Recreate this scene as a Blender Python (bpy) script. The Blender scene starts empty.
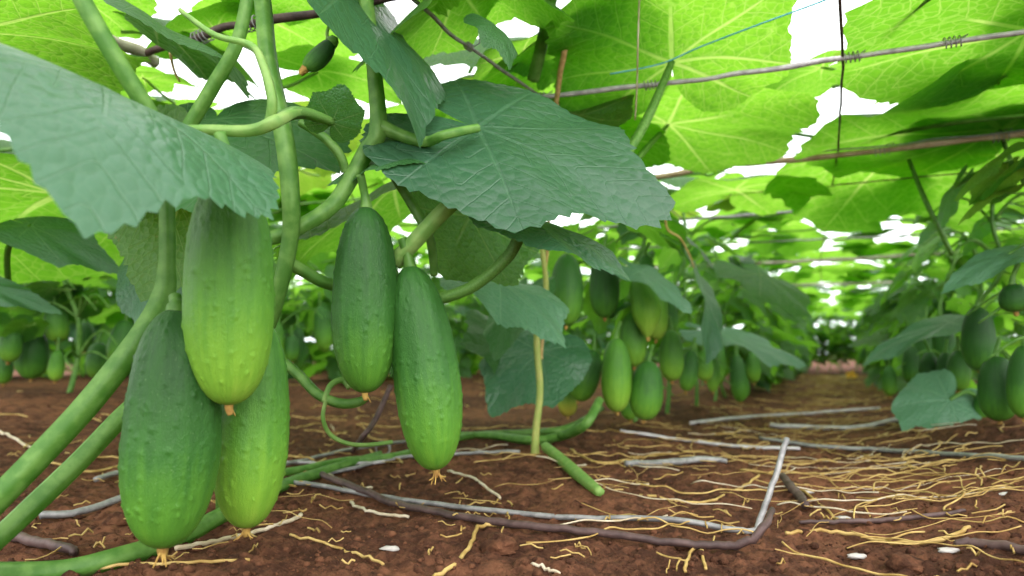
import bpy, math, random
import numpy as np
from mathutils import Vector, Matrix, noise

C = bpy.context.scene.collection
R0 = random.Random(7)
F, CX, HY, CAMH = 700.0, 512.0, 350.0, 0.20        # focal length (px), centre column, horizon row, camera height
ROW = math.radians(24.97)                          # heading of the planted rows
RV = Vector((math.sin(ROW), math.cos(ROW), 0)); PV = Vector((math.cos(ROW), -math.sin(ROW), 0))
TRZ = 0.62                                         # trellis height

def P(px, py, d): return Vector(((px - CX) / F * d, d, CAMH + (HY - py) / F * d))
def RU(u, t, z=0.0): return RV * t + PV * u + Vector((0, 0, z))
def ut(x, y): return x * PV.x + y * PV.y, x * RV.x + y * RV.y

# ------------------------------------------------------------------ ground height
def sm(a, b, x):
    k = min(1.0, max(0.0, (x - a) / (b - a))); return k * k * (3 - 2 * k)
def gz_base(x, y):
    u, t = ut(x, y)
    z = -0.012 * min(max(t - 1.0, 0), 9.0)
    z += 0.085 * math.exp(-((u + 2.0) / 0.55) ** 2) + 0.085 * math.exp(-((u + 3.5) / 0.6) ** 2)
    z += 0.075 * math.exp(-((u - 0.42) / 0.25) ** 2) * (1 - 0.6 * sm(2.0, 5.0, t))
    z += 0.02 * math.exp(-((u + 0.5) / 0.2) ** 2) * sm(0.9, 1.3, t)
    return z
def gz(x, y, fine=True):
    z = gz_base(x, y)
    v = Vector((x, y, 0))
    z += 0.010 * noise.noise(v * 5.0) + 0.006 * noise.noise(v * 14 + Vector((9, 3, 1)))
    if fine:
        z += 0.009 * abs(noise.noise(v * 30 + Vector((4, 4, 4)))) + 0.0075 * abs(noise.noise(v * 62)) + 0.0055 * noise.noise(v * 130) - .004
    return z
def G(px, py, lift=0.0):
    z = lift; d = 1
    for _ in range(8):
        d = (CAMH - z) * F / (py - HY)
        z = 0.5 * z + 0.5 * (gz_base((px - CX) / F * d, d) + lift)
    p = P(px, py, d); p.z = gz(p.x, p.y, False) + lift
    return p

# ------------------------------------------------------------------ materials
def mat(name):
    m = bpy.data.materials.new(name); m.use_nodes = True
    nt = m.node_tree; nt.nodes.clear()
    return m, nt
class N:
    def __init__(s, nt): s.nt = nt
    def __call__(s, kind, ins=None, **props):
        n = s.nt.nodes.new(kind)
        for k, v in props.items(): setattr(n, k, v)
        for k, v in (ins or {}).items():
            if isinstance(v, bpy.types.NodeSocket): s.nt.links.new(v, n.inputs[k])
            else: n.inputs[k].default_value = v
        return n
    def math(s, op, a, b=0.0, c=0.0, clamp=False):
        return s('ShaderNodeMath', {0: a, 1: b, 2: c}, operation=op, use_clamp=clamp).outputs[0]
    def mix(s, f, a, b, blend='MIX'):
        n = s('ShaderNodeMix', data_type='RGBA', blend_type=blend)
        for k, v in ((0, f), (6, a), (7, b)):
            if isinstance(v, bpy.types.NodeSocket): s.nt.links.new(v, n.inputs[k])
            else: n.inputs[k].default_value = v if k == 0 else (*v, 1)
        return n.outputs[2]
    def step(s, x, a, b, lo=0.0, hi=1.0):
        return s('ShaderNodeMapRange', {0: x, 1: a, 2: b, 3: lo, 4: hi}, interpolation_type='SMOOTHSTEP').outputs[0]
    def noise(s, vec, scale, detail=3, rough=0.55):
        return s('ShaderNodeTexNoise', {'Vector': vec, 'Scale': scale, 'Detail': detail, 'Roughness': rough}).outputs[0]
    def out(s, sh): s('ShaderNodeOutputMaterial', {0: sh})

def leaf_material(name, top, glow, transl=0.5, rough=0.5, spots=None):
    m, nt = mat(name); n = N(nt)
    uv = n('ShaderNodeUVMap', uv_map='UVMap').outputs[0]
    st = n('ShaderNodeUVMap', uv_map='vein').outputs[0]
    sep = n('ShaderNodeSeparateXYZ', {0: st}); s_, t_ = sep.outputs[0], sep.outputs[1]
    wob = n.math('MULTIPLY', n.math('SUBTRACT', n.noise(uv, 5), 0.5), 0.05)
    t2 = n.math('ADD', t_, n.math('MULTIPLY', wob, 0.35))
    w = n.math('MULTIPLY_ADD', s_, -0.014, 0.021)
    prim = n.math('SUBTRACT', 1.0, n.step(n.math('DIVIDE', n.math('ABSOLUTE', t2), w), 0.35, 1.0))
    q = n.math('MULTIPLY', n.math('ADD', n.math('MULTIPLY_ADD', t_, -0.95, s_), wob), 6.5)
    fr = n.math('ABSOLUTE', n.math('SUBTRACT', n.math('FRACT', q), 0.5))
    sec = n.math('SUBTRACT', 1.0, n.step(fr, 0.0, 0.055))
    uvw = n('ShaderNodeVectorMath', {0: uv, 1: (1, 1, 1)}, operation='MULTIPLY_ADD')
    nz = n('ShaderNodeVectorMath', {0: n('ShaderNodeTexNoise', {'Vector': uv, 'Scale': 8.0}).outputs[1]}, operation='SCALE'); nz.inputs[3].default_value = 0.06
    nt.links.new(nz.outputs[0], uvw.inputs[2])
    vo = n('ShaderNodeTexVoronoi', {'Vector': uvw.outputs[0], 'Scale': 17.0}, feature='DISTANCE_TO_EDGE').outputs[0]
    ter = n.math('SUBTRACT', 1.0, n.step(vo, 0.0, 0.10))
    vein = n.math('MAXIMUM', prim, n.math('MAXIMUM', n.math('MULTIPLY', sec, 0.6), n.math('MULTIPLY', ter, 0.34)))
    rnd = n('ShaderNodeObjectInfo').outputs['Random']
    big = n.noise(uv, 2.3, 4)
    va = n.math('ADD', n.math('MULTIPLY', rnd, 0.55), n.math('MULTIPLY', big, 0.6))
    hs = n('ShaderNodeHueSaturation', {'Hue': 0.5, 'Saturation': 1.0, 'Value': n.math('MULTIPLY_ADD', va, 0.75, 0.58), 'Color': (*top, 1)}).outputs[0]
    base = n.mix(n.math('MULTIPLY', vein, 0.16), hs, tuple(min(1, c * 1.8 + 0.05) for c in top))
    gl2 = (glow[0] * 0.48, glow[1] * 0.66, glow[2] * 0.5)
    g = n.mix(n.math('MULTIPLY', va, 0.75, clamp=True), glow, gl2)
    g = n.mix(n.math('MULTIPLY', n.step(n.noise(uvw.outputs[0], 24, 3, 0.7), 0.42, 0.68), 0.5), g, (glow[0] * 0.42, glow[1] * 0.62, glow[2] * 0.4))
    g = n.mix(n.math('MULTIPLY', vein, 0.75), g, (min(1, glow[0] * 1.3 + 0.22), min(1, glow[1] * 1.05 + 0.14), glow[2] + 0.14))
    if spots:
        sp = n.step(n.noise(uv, 7, 5, 0.7), 0.60, 0.72)
        base = n.mix(n.math('MULTIPLY', sp, 0.55), base, spots); g = n.mix(n.math('MULTIPLY', sp, 0.6), g, spots)
    f1 = n('ShaderNodeTexVoronoi', {'Vector': uvw.outputs[0], 'Scale': 17.0, 'Smoothness': 0.35}, feature='SMOOTH_F1').outputs[0]
    puff = n.math('SUBTRACT', 1.0, n.math('MULTIPLY', f1, f1))
    h = n.math('ADD', n.math('MULTIPLY', puff, 1.5), n.math('MULTIPLY', n.math('MAXIMUM', prim, n.math('MULTIPLY', sec, 0.7)), -0.9))
    h = n.math('ADD', h, n.math('MULTIPLY', n.noise(uv, 70, 2), 0.25))
    bump = n('ShaderNodeBump', {'Strength': 0.4, 'Distance': 0.0035, 'Height': h}).outputs[0]
    pr = n('ShaderNodeBsdfPrincipled', {'Base Color': base, 'Roughness': rough, 'Normal': bump})
    pr.inputs['Specular IOR Level'].default_value = 0.45
    tr = n('ShaderNodeBsdfTranslucent', {'Color': g, 'Normal': bump})
    n.out(n('ShaderNodeMixShader', {0: transl, 1: pr.outputs[0], 2: tr.outputs[0]}).outputs[0])
    return m

def cucumber_material():
    m, nt = mat('cucumber skin'); n = N(nt)
    uv = n('ShaderNodeUVMap', uv_map='UVMap').outputs[0]
    sep = n('ShaderNodeSeparateXYZ', {0: uv}); v = sep.outputs[1]
    oi = n('ShaderNodeObjectInfo')
    tint = n('ShaderNodeSeparateColor', {0: oi.outputs['Color']})
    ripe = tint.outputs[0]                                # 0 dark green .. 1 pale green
    ang = n.math('MULTIPLY', sep.outputs[0], 2 * math.pi)
    cyl = n('ShaderNodeCombineXYZ', {0: n.math('COSINE', ang), 1: n.math('SINE', ang), 2: n.math('MULTIPLY', v, 0.35)}).outputs[0]
    cyl2 = n('ShaderNodeCombineXYZ', {0: n.math('COSINE', ang), 1: n.math('SINE', ang), 2: n.math('MULTIPLY', v, 3.0)}).outputs[0]
    streak = n.noise(cyl, 5.5, 3, 0.6)
    blot = n.noise(cyl2, 3.0, 4, 0.6)
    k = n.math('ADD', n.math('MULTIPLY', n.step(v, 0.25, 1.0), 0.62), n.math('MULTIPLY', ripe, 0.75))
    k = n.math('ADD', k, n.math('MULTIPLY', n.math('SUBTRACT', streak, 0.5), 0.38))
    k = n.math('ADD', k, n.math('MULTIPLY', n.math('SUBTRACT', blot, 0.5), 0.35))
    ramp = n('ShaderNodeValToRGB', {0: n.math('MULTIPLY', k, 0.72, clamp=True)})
    cr = ramp.color_ramp
    cr.elements[0].position = 0.0; cr.elements[0].color = (0.013, 0.056, 0.010, 1)
    cr.elements[1].position = 1.0; cr.elements[1].color = (0.27, 0.42, 0.05, 1)
    for p, c in ((0.28, (0.030, 0.112, 0.016)), (0.55, (0.080, 0.22, 0.022)), (0.8, (0.16, 0.33, 0.030))):
        e = cr.elements.new(p); e.color = (*c, 1)
    spk = n.step(n('ShaderNodeTexVoronoi', {'Vector': cyl2, 'Scale': 13.0}).outputs[0], 0.02, 0.16, 1.0, 0.0)
    col = n.mix(n.math('MULTIPLY', spk, 0.25), ramp.outputs[0], (0.35, 0.5, 0.25))
    col = n.mix(n.math('MULTIPLY', tint.outputs[2], n.step(v, 0.3, 0.9)), col, (0.55, 0.42, 0.06))
    bump = n('ShaderNodeBump', {'Strength': 0.4, 'Distance': 0.002, 'Height': n.math('ADD', n.noise(cyl2, 9, 4), n.math('MULTIPLY', n.noise(cyl2, 34, 3), 0.8))}).outputs[0]
    pr = n('ShaderNodeBsdfPrincipled', {'Base Color': col, 'Roughness': n.math('MULTIPLY_ADD', blot, 0.2, 0.36), 'Normal': bump})
    pr.inputs['Specular IOR Level'].default_value = 0.22
    n.out(pr.outputs[0]); return m

def simple(name, c1, c2, scale=20, rough=0.6, bump=0.3, metal=0.0, dist=0.003, stretch=None, spec=0.4, transl=None):
    m, nt = mat(name); n = N(nt)
    co = n('ShaderNodeTexCoord').outputs['Object']
    if stretch:
        mp = n('ShaderNodeMapping', {0: co}); mp.inputs[3].default_value = stretch; co = mp.outputs[0]
    f = n.noise(co, scale, 4, 0.6)
    col = n.mix(n.step(f, 0.35, 0.66), c1, c2)
    b = n('ShaderNodeBump', {'Strength': bump, 'Distance': dist, 'Height': f}).outputs[0]
    pr = n('ShaderNodeBsdfPrincipled', {'Base Color': col, 'Roughness': rough, 'Metallic': metal, 'Normal': b})
    pr.inputs['Specular IOR Level'].default_value = spec
    sh = pr.outputs[0]
    if transl:
        t = n('ShaderNodeBsdfTranslucent', {'Color': (*transl, 1)})
        sh = n('ShaderNodeMixShader', {0: 0.35, 1: sh, 2: t.outputs[0]}).outputs[0]
    n.out(sh); return m

def soil_material():
    m, nt = mat('red brown soil'); n = N(nt)
    co = n('ShaderNodeTexCoord').outputs['Object']
    a = n.noise(co, 3.0, 4); b = n.noise(co, 45, 6, 0.7); c = n.noise(co, 330, 4, 0.75)
    col = n.mix(n.step(n.math('ADD', n.math('MULTIPLY', a, 0.45), n.math('MULTIPLY', b, 0.55)), 0.40, 0.62), (0.052, 0.021, 0.012), (0.20, 0.083, 0.043))
    col = n.mix(n.math('MULTIPLY', n.step(c, 0.55, 0.75), 0.35), col, (0.26, 0.13, 0.07))
    wl = n('ShaderNodeTexVoronoi', {'Vector': co, 'Scale': 60.0}).outputs[0]
    h = n.math('ADD', n.math('MULTIPLY', b, 1.0), n.math('ADD', n.math('MULTIPLY', c, 0.6), n.math('MULTIPLY', wl, -0.5)))
    bump = n('ShaderNodeBump', {'Strength': 1.0, 'Distance': 0.006, 'Height': h}).outputs[0]
    pr = n('ShaderNodeBsdfPrincipled', {'Base Color': col, 'Roughness': 0.95, 'Normal': bump})
    pr.inputs['Specular IOR Level'].default_value = 0.15
    n.out(pr.outputs[0]); return m

GLOW = (0.25, 0.55, 0.03)
M = {
    'leaf': leaf_material('green cucumber leaf', (0.06, 0.17, 0.045), GLOW, 0.60),
    'leafblue': leaf_material('blue green cucumber leaf', (0.031, 0.096, 0.047), (0.16, 0.42, 0.03), 0.20, 0.36),
    'leafdark': leaf_material('dark green cucumber leaf', (0.030, 0.110, 0.028), (0.10, 0.30, 0.02), 0.30, 0.5),
    'leafpale': leaf_material('cucumber leaf with painted sky sheen', (0.085, 0.195, 0.115), (0.18, 0.45, 0.05), 0.22, 0.42),  # grazing sky sheen painted into the base colour as a paler grey green
    'leafold': leaf_material('ageing cucumber leaf', (0.030, 0.095, 0.012), (0.30, 0.52, 0.03), 0.48, 0.55, (0.28, 0.16, 0.05)),
    'cuke': cucumber_material(),
    'stem': simple('green vine stem', (0.075, 0.20, 0.030), (0.17, 0.33, 0.07), 60, 0.5, 0.35, dist=0.002, transl=(0.2, 0.45, 0.05)),
    'palestem': simple('pale green stem', (0.16, 0.33, 0.07), (0.28, 0.43, 0.12), 60, 0.5, 0.35, dist=0.002, transl=(0.35, 0.55, 0.1)),
    'yellowstem': simple('yellow green stem', (0.26, 0.33, 0.07), (0.36, 0.36, 0.10), 60, 0.6, 0.35, dist=0.002),
    'straw': simple('dry yellow straw', (0.30, 0.18, 0.045), (0.50, 0.345, 0.12), 40, 0.6, 0.3),
    'palestraw': simple('bleached straw', (0.42, 0.33, 0.21), (0.58, 0.50, 0.38), 40, 0.6, 0.3),
    'wire': simple('weathered grey wire', (0.32, 0.295, 0.31), (0.50, 0.465, 0.48), 55, 0.5, 0.4, 0.15),
    'palewire': simple('pale grey wire', (0.165, 0.16, 0.16), (0.29, 0.28, 0.275), 55, 0.45, 0.3, 0.15),
    'purple': simple('brown purple twig', (0.045, 0.024, 0.022), (0.10, 0.058, 0.052), 45, 0.6, 0.4),
    'bamboo': simple('brown bamboo', (0.34, 0.225, 0.14), (0.52, 0.39, 0.27), 30, 0.6, 0.4),
    'wood': simple('grey weathered wood', (0.36, 0.29, 0.25), (0.55, 0.48, 0.43), 30, 0.7, 0.4),
    'twine': simple('blue plastic twine', (0.10, 0.42, 0.48), (0.22, 0.55, 0.62), 80, 0.4, 0.1, transl=(.15, .7, .75)),
    'string': simple('tan jute string', (0.40, 0.26, 0.09), (0.58, 0.40, 0.17), 120, 0.8, 0.5),
    'white': simple('white thread', (0.62, 0.60, 0.55), (0.75, 0.74, 0.70), 50, 0.6, 0.2),
    'withered': simple('withered blossom', (0.26, 0.13, 0.03), (0.46, 0.29, 0.07), 80, 0.8, 0.4),
    'petal': simple('yellow petal', (0.80, 0.42, 0.02), (0.85, 0.52, 0.05), 30, 0.5, 0.2, transl=(0.9, 0.5, 0.03)),
    'soil': soil_material(),
    'stone': simple('chalky white chip', (0.34, 0.31, 0.28), (0.52, 0.49, 0.46), 40, 0.7, 0.4),
}

# ------------------------------------------------------------------ mesh building
class MB:
    def __init__(s): s.v = []; s.f = []; s.uv = {}; s.uv2 = {}; s.mi = []
    def tube(s, pts, rad, seg=8, ridges=0, sub=6, mi=0, cap=True, jitter=0.0, rng=R0):
        pts = [Vector(p) for p in pts]
        if not isinstance(rad, (list, tuple)): rad = [rad] * len(pts)
        Q, RR = [], []
        n = len(pts)
        for i in range(n - 1):
            p0, p1, p2, p3 = pts[max(i - 1, 0)], pts[i], pts[i + 1], pts[min(i + 2, n - 1)]
            for k in range(sub):
                t = k / sub
                Q.append(0.5 * ((2 * p1) + (p2 - p0) * t + (2 * p0 - 5 * p1 + 4 * p2 - p3) * t * t + (3 * p1 - p0 - 3 * p2 + p3) * t ** 3))
                RR.append(rad[i] * (1 - t) + rad[i + 1] * t)
        Q.append(pts[-1]); RR.append(rad[-1])
        if jitter: Q = [q + Vector((rng.gauss(0, jitter), rng.gauss(0, jitter), rng.gauss(0, jitter))) for q in Q]
        b0 = len(s.v); nrm = None
        for i, q in enumerate(Q):
            tg = (Q[min(i + 1, len(Q) - 1)] - Q[max(i - 1, 0)])
            tg = tg.normalized() if tg.length > 1e-9 else Vector((0, 0, 1))
            if nrm is None:
                nrm = tg.orthogonal().normalized()
            nrm = (nrm - tg * nrm.dot(tg))
            nrm = nrm.normalized() if nrm.length > 1e-6 else tg.orthogonal().normalized()
            bn = tg.cross(nrm)
            for j in range(seg):
                a = 2 * math.pi * j / seg
                r = RR[i] * (1 + (0.15 * math.cos(ridges * a) if ridges else 0))
                s.v.append(q + nrm * (r * math.cos(a)) + bn * (r * math.sin(a)))
        m = len(Q)
        for i in range(m - 1):
            for j in range(seg):
                a, b = b0 + i * seg + j, b0 + i * seg + (j + 1) % seg
                s.f.append((a, b, b + seg, a + seg)); s.mi.append(mi)
        if cap:
            s.f.append(tuple(b0 + j for j in range(seg))[::-1]); s.mi.append(mi)
            s.f.append(tuple(b0 + (m - 1) * seg + j for j in range(seg))); s.mi.append(mi)
        return Q
    def blob(s, c, r, rng, sq=1.0, mi=0, ns=7, nr=5):
        b0 = len(s.v); ph = rng.random() * 6
        rows = []
        for i in range(nr + 1):
            th = math.pi * i / nr
            if i in (0, nr):
                s.v.append(Vector(c) + Vector((0, 0, r * sq * math.cos(th)))); rows.append([len(s.v) - 1]); continue
            row = []
            for j in range(ns):
                a = 2 * math.pi * j / ns + ph
                k = r * (0.75 + 0.5 * rng.random())
                s.v.append(Vector(c) + Vector((k * math.sin(th) * math.cos(a), k * math.sin(th) * math.sin(a), sq * k * math.cos(th)))); row.append(len(s.v) - 1)
            rows.append(row)
        for i in range(nr):
            A, B = rows[i], rows[i + 1]
            for j in range(ns):
                if len(A) == 1: s.f.append((A[0], B[j], B[(j + 1) % ns]))
                elif len(B) == 1: s.f.append((A[j], B[0], A[(j + 1) % ns]))
                else: s.f.append((A[j], B[j], B[(j + 1) % ns], A[(j + 1) % ns]))
                s.mi.append(mi)
    def mesh(s, name, mats, smooth=True):
        me = bpy.data.meshes.new(name)
        me.from_pydata([tuple(v) for v in s.v], [], s.f)
        for m in mats: me.materials.append(M[m] if isinstance(m, str) else m)
        if len(mats) > 1: me.polygons.foreach_set('material_index', s.mi)
        if smooth: me.polygons.foreach_set('use_smooth', [True] * len(me.polygons))
        me.update(); return me

def tag(o, label, cat, group=None, kind=None):
    if label: o['label'] = label
    if cat: o['category'] = cat
    if group: o['group'] = group
    if kind: o['kind'] = kind
    return o
def thing(name, label, cat, loc=(0, 0, 0), group=None):
    o = bpy.data.objects.new(name, None); C.objects.link(o); o.location = loc
    o.empty_display_size = 0.05
    return tag(o, label, cat, group)
def part(name, mb, mats, parent, label=None):
    """a mesh given in world coordinates, hung under a thing that is only translated (or under such a part)"""
    p = parent
    org = Vector((0, 0, 0))
    while p is not None:
        org += Vector(p.location); p = p.parent
    mb.v = [Vector(v) - org for v in mb.v]
    o = bpy.data.objects.new(name, mb.mesh(name, [mats] if isinstance(mats, str) else mats)); C.objects.link(o); o.parent = parent
    if label: o['label'] = label
    return o
def solo(name, mb, mats, label, cat, group=None, kind=None):
    """a thing that is one mesh; its origin goes to its lowest point"""
    lo = min(mb.v, key=lambda v: v.z).copy()
    mb.v = [Vector(v) - lo for v in mb.v]
    o = bpy.data.objects.new(name, mb.mesh(name, [mats] if isinstance(mats, str) else mats)); C.objects.link(o); o.location = lo
    return tag(o, label, cat, group, kind)

# ------------------------------------------------------------------ leaves
OUT = [(0, 1.0), (9, 0.93), (18, 0.85), (30, 0.80), (42, 0.83), (52, 0.88), (62, 0.82), (76, 0.755), (92, 0.77), (106, 0.79), (122, 0.73), (140, 0.66), (158, 0.52), (170, 0.30), (176, 0.16), (180, 0.06)]
oa = np.array([math.radians(a) for a, _ in OUT]); orr = np.array([r for _, r in OUT])
VEINS = [math.radians(a) for a in (-128, -92, -50, 0, 50, 92, 128)]
def leaf_mesh(name, material, nr=8, na=64, ws=1.0, droop=0.25, side=0.2, fold=0.0, ruffle=0.05, teeth=0.02, seed=0, petiole=None, tipdroop=0.0, twist=0.0, holes=False):
    rng = np.random.RandomState(seed)
    th = np.linspace(-math.pi, math.pi, na + 1)
    ph = rng.rand(6) * 6.28
    rho = np.interp(np.abs(th), oa, orr)
    asym = 1 + 0.05 * np.sin(th + ph[0]) + 0.04 * np.sin(2 * th + ph[1])
    rho = rho * asym
    if na >= 48:
        saw = ((th * 10.5 + 0.3 * np.sin(3 * th + ph[2])) % 1.0)
        rho = rho * (1 - teeth + 2 * teeth * (1 - saw)) * (1 + 0.5 * teeth * rng.randn(na + 1))
    rr = np.linspace(0, 1, nr + 1)[1:]
    X = np.outer(rr, rho * np.sin(th)); Y = np.outer(rr, rho * np.cos(th))
    TH = np.tile(th, (nr, 1)); RHO = np.hypot(X, Y)
    def shape(x, y, t, r):
        x = x * ws
        z = -droop * np.where(y > 0, y, 0.6 * y) ** 2 - side * x * x + fold * np.sqrt(x * x + 0.0008) - tipdroop * np.clip(y - 0.45, 0, 1) ** 2 * 2
        z = z + ruffle * r * r * np.sin(5 * t + ph[3]) + 0.6 * ruffle * r * r * np.sin(9 * t + ph[4]) + twist * x * y
        z = z + 0.35 * ruffle * np.sin(7 * x + ph[5]) * np.sin(6 * y + ph[2])
        return x, y, z
    x, y, z = shape(X, Y, TH, RHO)
    v = [(0.0, 0.0, float(fold * 0.028))] + [(float(a), float(b), float(c)) for a, b, c in zip(x.ravel(), y.ravel(), z.ravel())]
    uv = [(0.5, 0.5)] + [(0.5 + float(a), 0.5 + float(b)) for a, b in zip(X.ravel(), Y.ravel())]
    best_s = np.zeros_like(X); best_t = np.full_like(X, 9.0)
    for a in VEINS:
        dlt = TH - a; s_ = RHO * np.cos(dlt); t_ = np.abs(RHO * np.sin(dlt))
        ok = (np.abs(dlt) < 1.4) & (t_ < best_t)
        best_s = np.where(ok, s_, best_s); best_t = np.where(ok, t_, best_t)
    best_t = np.where(best_t > 5, RHO * 0.5, best_t)
    st = [(0.0, 0.0)] + [(float(a), float(b)) for a, b in zip(best_s.ravel(), best_t.ravel())]
    f = []; mi = []; row = na + 1
    for j in range(na): f.append((0, 1 + j + 1, 1 + j)); mi.append(0)
    for i in range(nr - 1):
        for j in range(na):
            a = 1 + i * row + j
            f.append((a, a + 1, a + row + 1, a + row)); mi.append(0)
    nleaf = len(f)
    mb = MB(); mb.v = [Vector(q) for q in v]; mb.f = f; mb.mi = mi
    mats = [material]
    if petiole:
        mb.tube([(0, 0.02, -0.004), (0, -0.08, -0.05), (0.01, -0.28, -0.16), (0.04, -0.52, -petiole)], [0.014, 0.018, 0.020, 0.022], 6, 0, 3, 1)
        mats.append('palestem')
    me = mb.mesh(name, mats)
    for nm, dat in (('UVMap', uv), ('vein', st)):
        l = me.uv_layers.new(name=nm)
        arr = np.zeros((len(me.loops), 2), dtype=np.float32)
        vi = np.zeros(len(me.loops), dtype=np.int32); me.loops.foreach_get('vertex_index', vi)
        D = np.zeros((len(mb.v), 2), dtype=np.float32); D[:len(dat)] = np.array(dat)
        l.data.foreach_set('uv', D[vi].ravel())
    # make the upper face point to +Z
    if me.polygons[0].normal.z < 0: me.flip_normals()
    return me
def frame(y, n):
    y = Vector(y).normalized(); n = Vector(n); z = n - y * n.dot(y)
    z = z.normalized() if z.length > 1e-5 else y.orthogonal().normalized()
    x = y.cross(z)
    return Matrix((x, y, z)).transposed()
def hero_leaf(plant, B, T, n, material='leafblue', ws=0.8, seed=1, pet=None, petr=0.004, label=None, k=1.0, **kw):
    B, T = P(*B), P(*T)
    R = (T - B).length * k
    kw.setdefault('nr', 14); kw.setdefault('na', 147)
    me = leaf_mesh('leaf', material, ws=ws, seed=seed, **kw)
    o = bpy.data.objects.new('leaf', me); C.objects.link(o); o.parent = plant
    rot = frame(T - B, n)
    o.matrix_local = Matrix.Translation(B - Vector(plant.location)) @ rot.to_4x4() @ Matrix.Scale(R, 4)
    if label: o['label'] = label
    if pet:
        mb = MB(); pts = [P(*q) for q in pet] + [B]
        mb.tube(pts, [petr * 1.15] * (len(pts) - 1) + [petr * 0.8], 10, 5, 6)
        inv = (rot.to_4x4() @ Matrix.Scale(R, 4)).inverted() @ Matrix.Translation(-B)
        mb.v = [inv @ v for v in mb.v]
        c = bpy.data.objects.new('petiole', mb.mesh('petiole', ['stem'])); C.objects.link(c); c.parent = o
    return o

LEAFV = {}
def variants():
    for k, (m, cnt) in {'leaf': ('leaf', 5), 'blue': ('leafblue', 3), 'dark': ('leafdark', 2), 'old': ('leafold', 2)}.items():
        LEAFV[k] = [leaf_mesh('leaf', m, 7, 84, 1.0, 0.18 + 0.12 * i % 0.4, 0.12 + 0.05 * i, 0.06 * (i % 3), 0.05, 0.022, 40 + i, petiole=0.24) for i in range(cnt)]
variants()

GAPS = [(-.05, 1.17, .22), (-.02, 2.05, .21), (-.05, 3.0, .14)]                  # openings where the sky shows
def leaf_specs(u, t, rng, nc, ns, clo, chi, tj=0.32, zlo=0.12, back=0):
    """where the leaves of one plant sit: (base, tip direction, normal, size, kind)"""
    out = []
    for i in range(nc):                                   # over the trellis
        uu = clo + (chi - clo) * (i + rng.random()) / nc; tt = t + rng.uniform(-tj, tj) * 0.8
        b = RU(uu, tt, TRZ + 0.08 + abs(rng.gauss(0, 0.045)))
        az = rng.uniform(0, 6.283); y = Vector((math.cos(az), math.sin(az), rng.uniform(-0.2, 0.12)))
        nn = Vector((rng.gauss(0, 0.15), rng.gauss(0, 0.15), 1)); RR_ = rng.uniform(0.11, 0.185); kd = rng.choice(['leaf'] * 12 + ['old'])
        m_ = b + y * RR_ * .25; mu, mt = ut(m_.x, m_.y)
        if t > 0 and any(math.hypot(mu - a, mt - c) < r_ + RR_ * .4 for a, c, r_ in GAPS): continue
        out.append((b, y, nn, RR_, kd))
    for i in range(ns):                                   # down the sides
        sd = rng.choice((-1, 1)); z = TRZ - (TRZ - zlo) * rng.random() ** 0.85
        if back and z < .47: sd = back
        o = PV * sd + RV * rng.uniform(-0.7, 0.7)
        b = RU(u, t, 0) + PV * sd * rng.uniform(0.02, 0.13) + RV * rng.uniform(-0.2, 0.2); b.z = z
        y = o.normalized() * rng.uniform(0.5, 1.0) + Vector((0, 0, -rng.uniform(0.1, 0.9)))
        nn = o.normalized() * rng.uniform(0.1, 0.8) + Vector((rng.gauss(0, 0.2), rng.gauss(0, 0.2), 1.0))
        out.append((b, y, nn, rng.uniform(0.06, 0.115), rng.choice(['leaf'] * 9 + ['blue'])))
    return out
def put_leaf(plant, spec, rng):
    b, y, nn, R, k = spec
    o = bpy.data.objects.new('leaf', rng.choice(LEAFV[k])); C.objects.link(o); o.parent = plant
    o.matrix_local = Matrix.Translation(b - Vector(plant.location)) @ frame(y, nn).to_4x4() @ Matrix.Scale(R, 4)
def stem_mb(u, t, rng, clo, chi, org):
    mb = MB()
    z0 = gz(org.x, org.y) - 0.01
    pts = [Vector((org.x, org.y, z0))]
    for k in range(1, 6):
        q = RU(u + rng.gauss(0, 0.025), t + rng.gauss(0, 0.03), z0 + (TRZ - z0) * k / 5); pts.append(q)
    mb.tube(pts, [0.007, 0.0065, 0.006, 0.006, 0.0055, 0.005], 7, 5, 4)
    top = pts[-1]
    for e in (clo, chi):
        ln = [top]
        for k in range(1, 5):
            ln.append(RU(u + (e - u) * k / 4 + rng.gauss(0, 0.03), t + rng.gauss(0, 0.07), TRZ + 0.015 + 0.02 * rng.random()))
        mb.tube(ln, [0.005, 0.0045, 0.004, 0.0035, 0.0025], 6, 5, 3)
    for k in range(9):                                    # side shoots
        b = pts[rng.randint(1, 4)]; sd = rng.choice((-1, 1))
        a = b + PV * sd * 0.08 + RV * rng.uniform(-.1, .1) + Vector((0, 0, rng.uniform(-0.02, 0.08)))
        mb.tube([b, (a + b) / 2 + Vector((0, 0, 0.02)), a, a + PV * sd * 0.05 + Vector((0, 0, -0.04))], [0.0036, 0.0032, 0.0028, 0.0015], 6, 0, 3)
    return mb
def near_plant(u, t, rng, label, nc, ns, clo, chi, group=None, zlo=0.12, back=0):
    org = RU(u, t); org.z = gz(org.x, org.y)
    pl = thing('cucumber_vine', label, 'vine', org, group)
    part('stem', stem_mb(u, t, rng, clo, chi, org), 'stem', pl)
    for s in leaf_specs(u, t, rng, nc, ns, clo, chi, zlo=zlo, back=back):
        put_leaf(pl, s, rng)
    return pl

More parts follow.
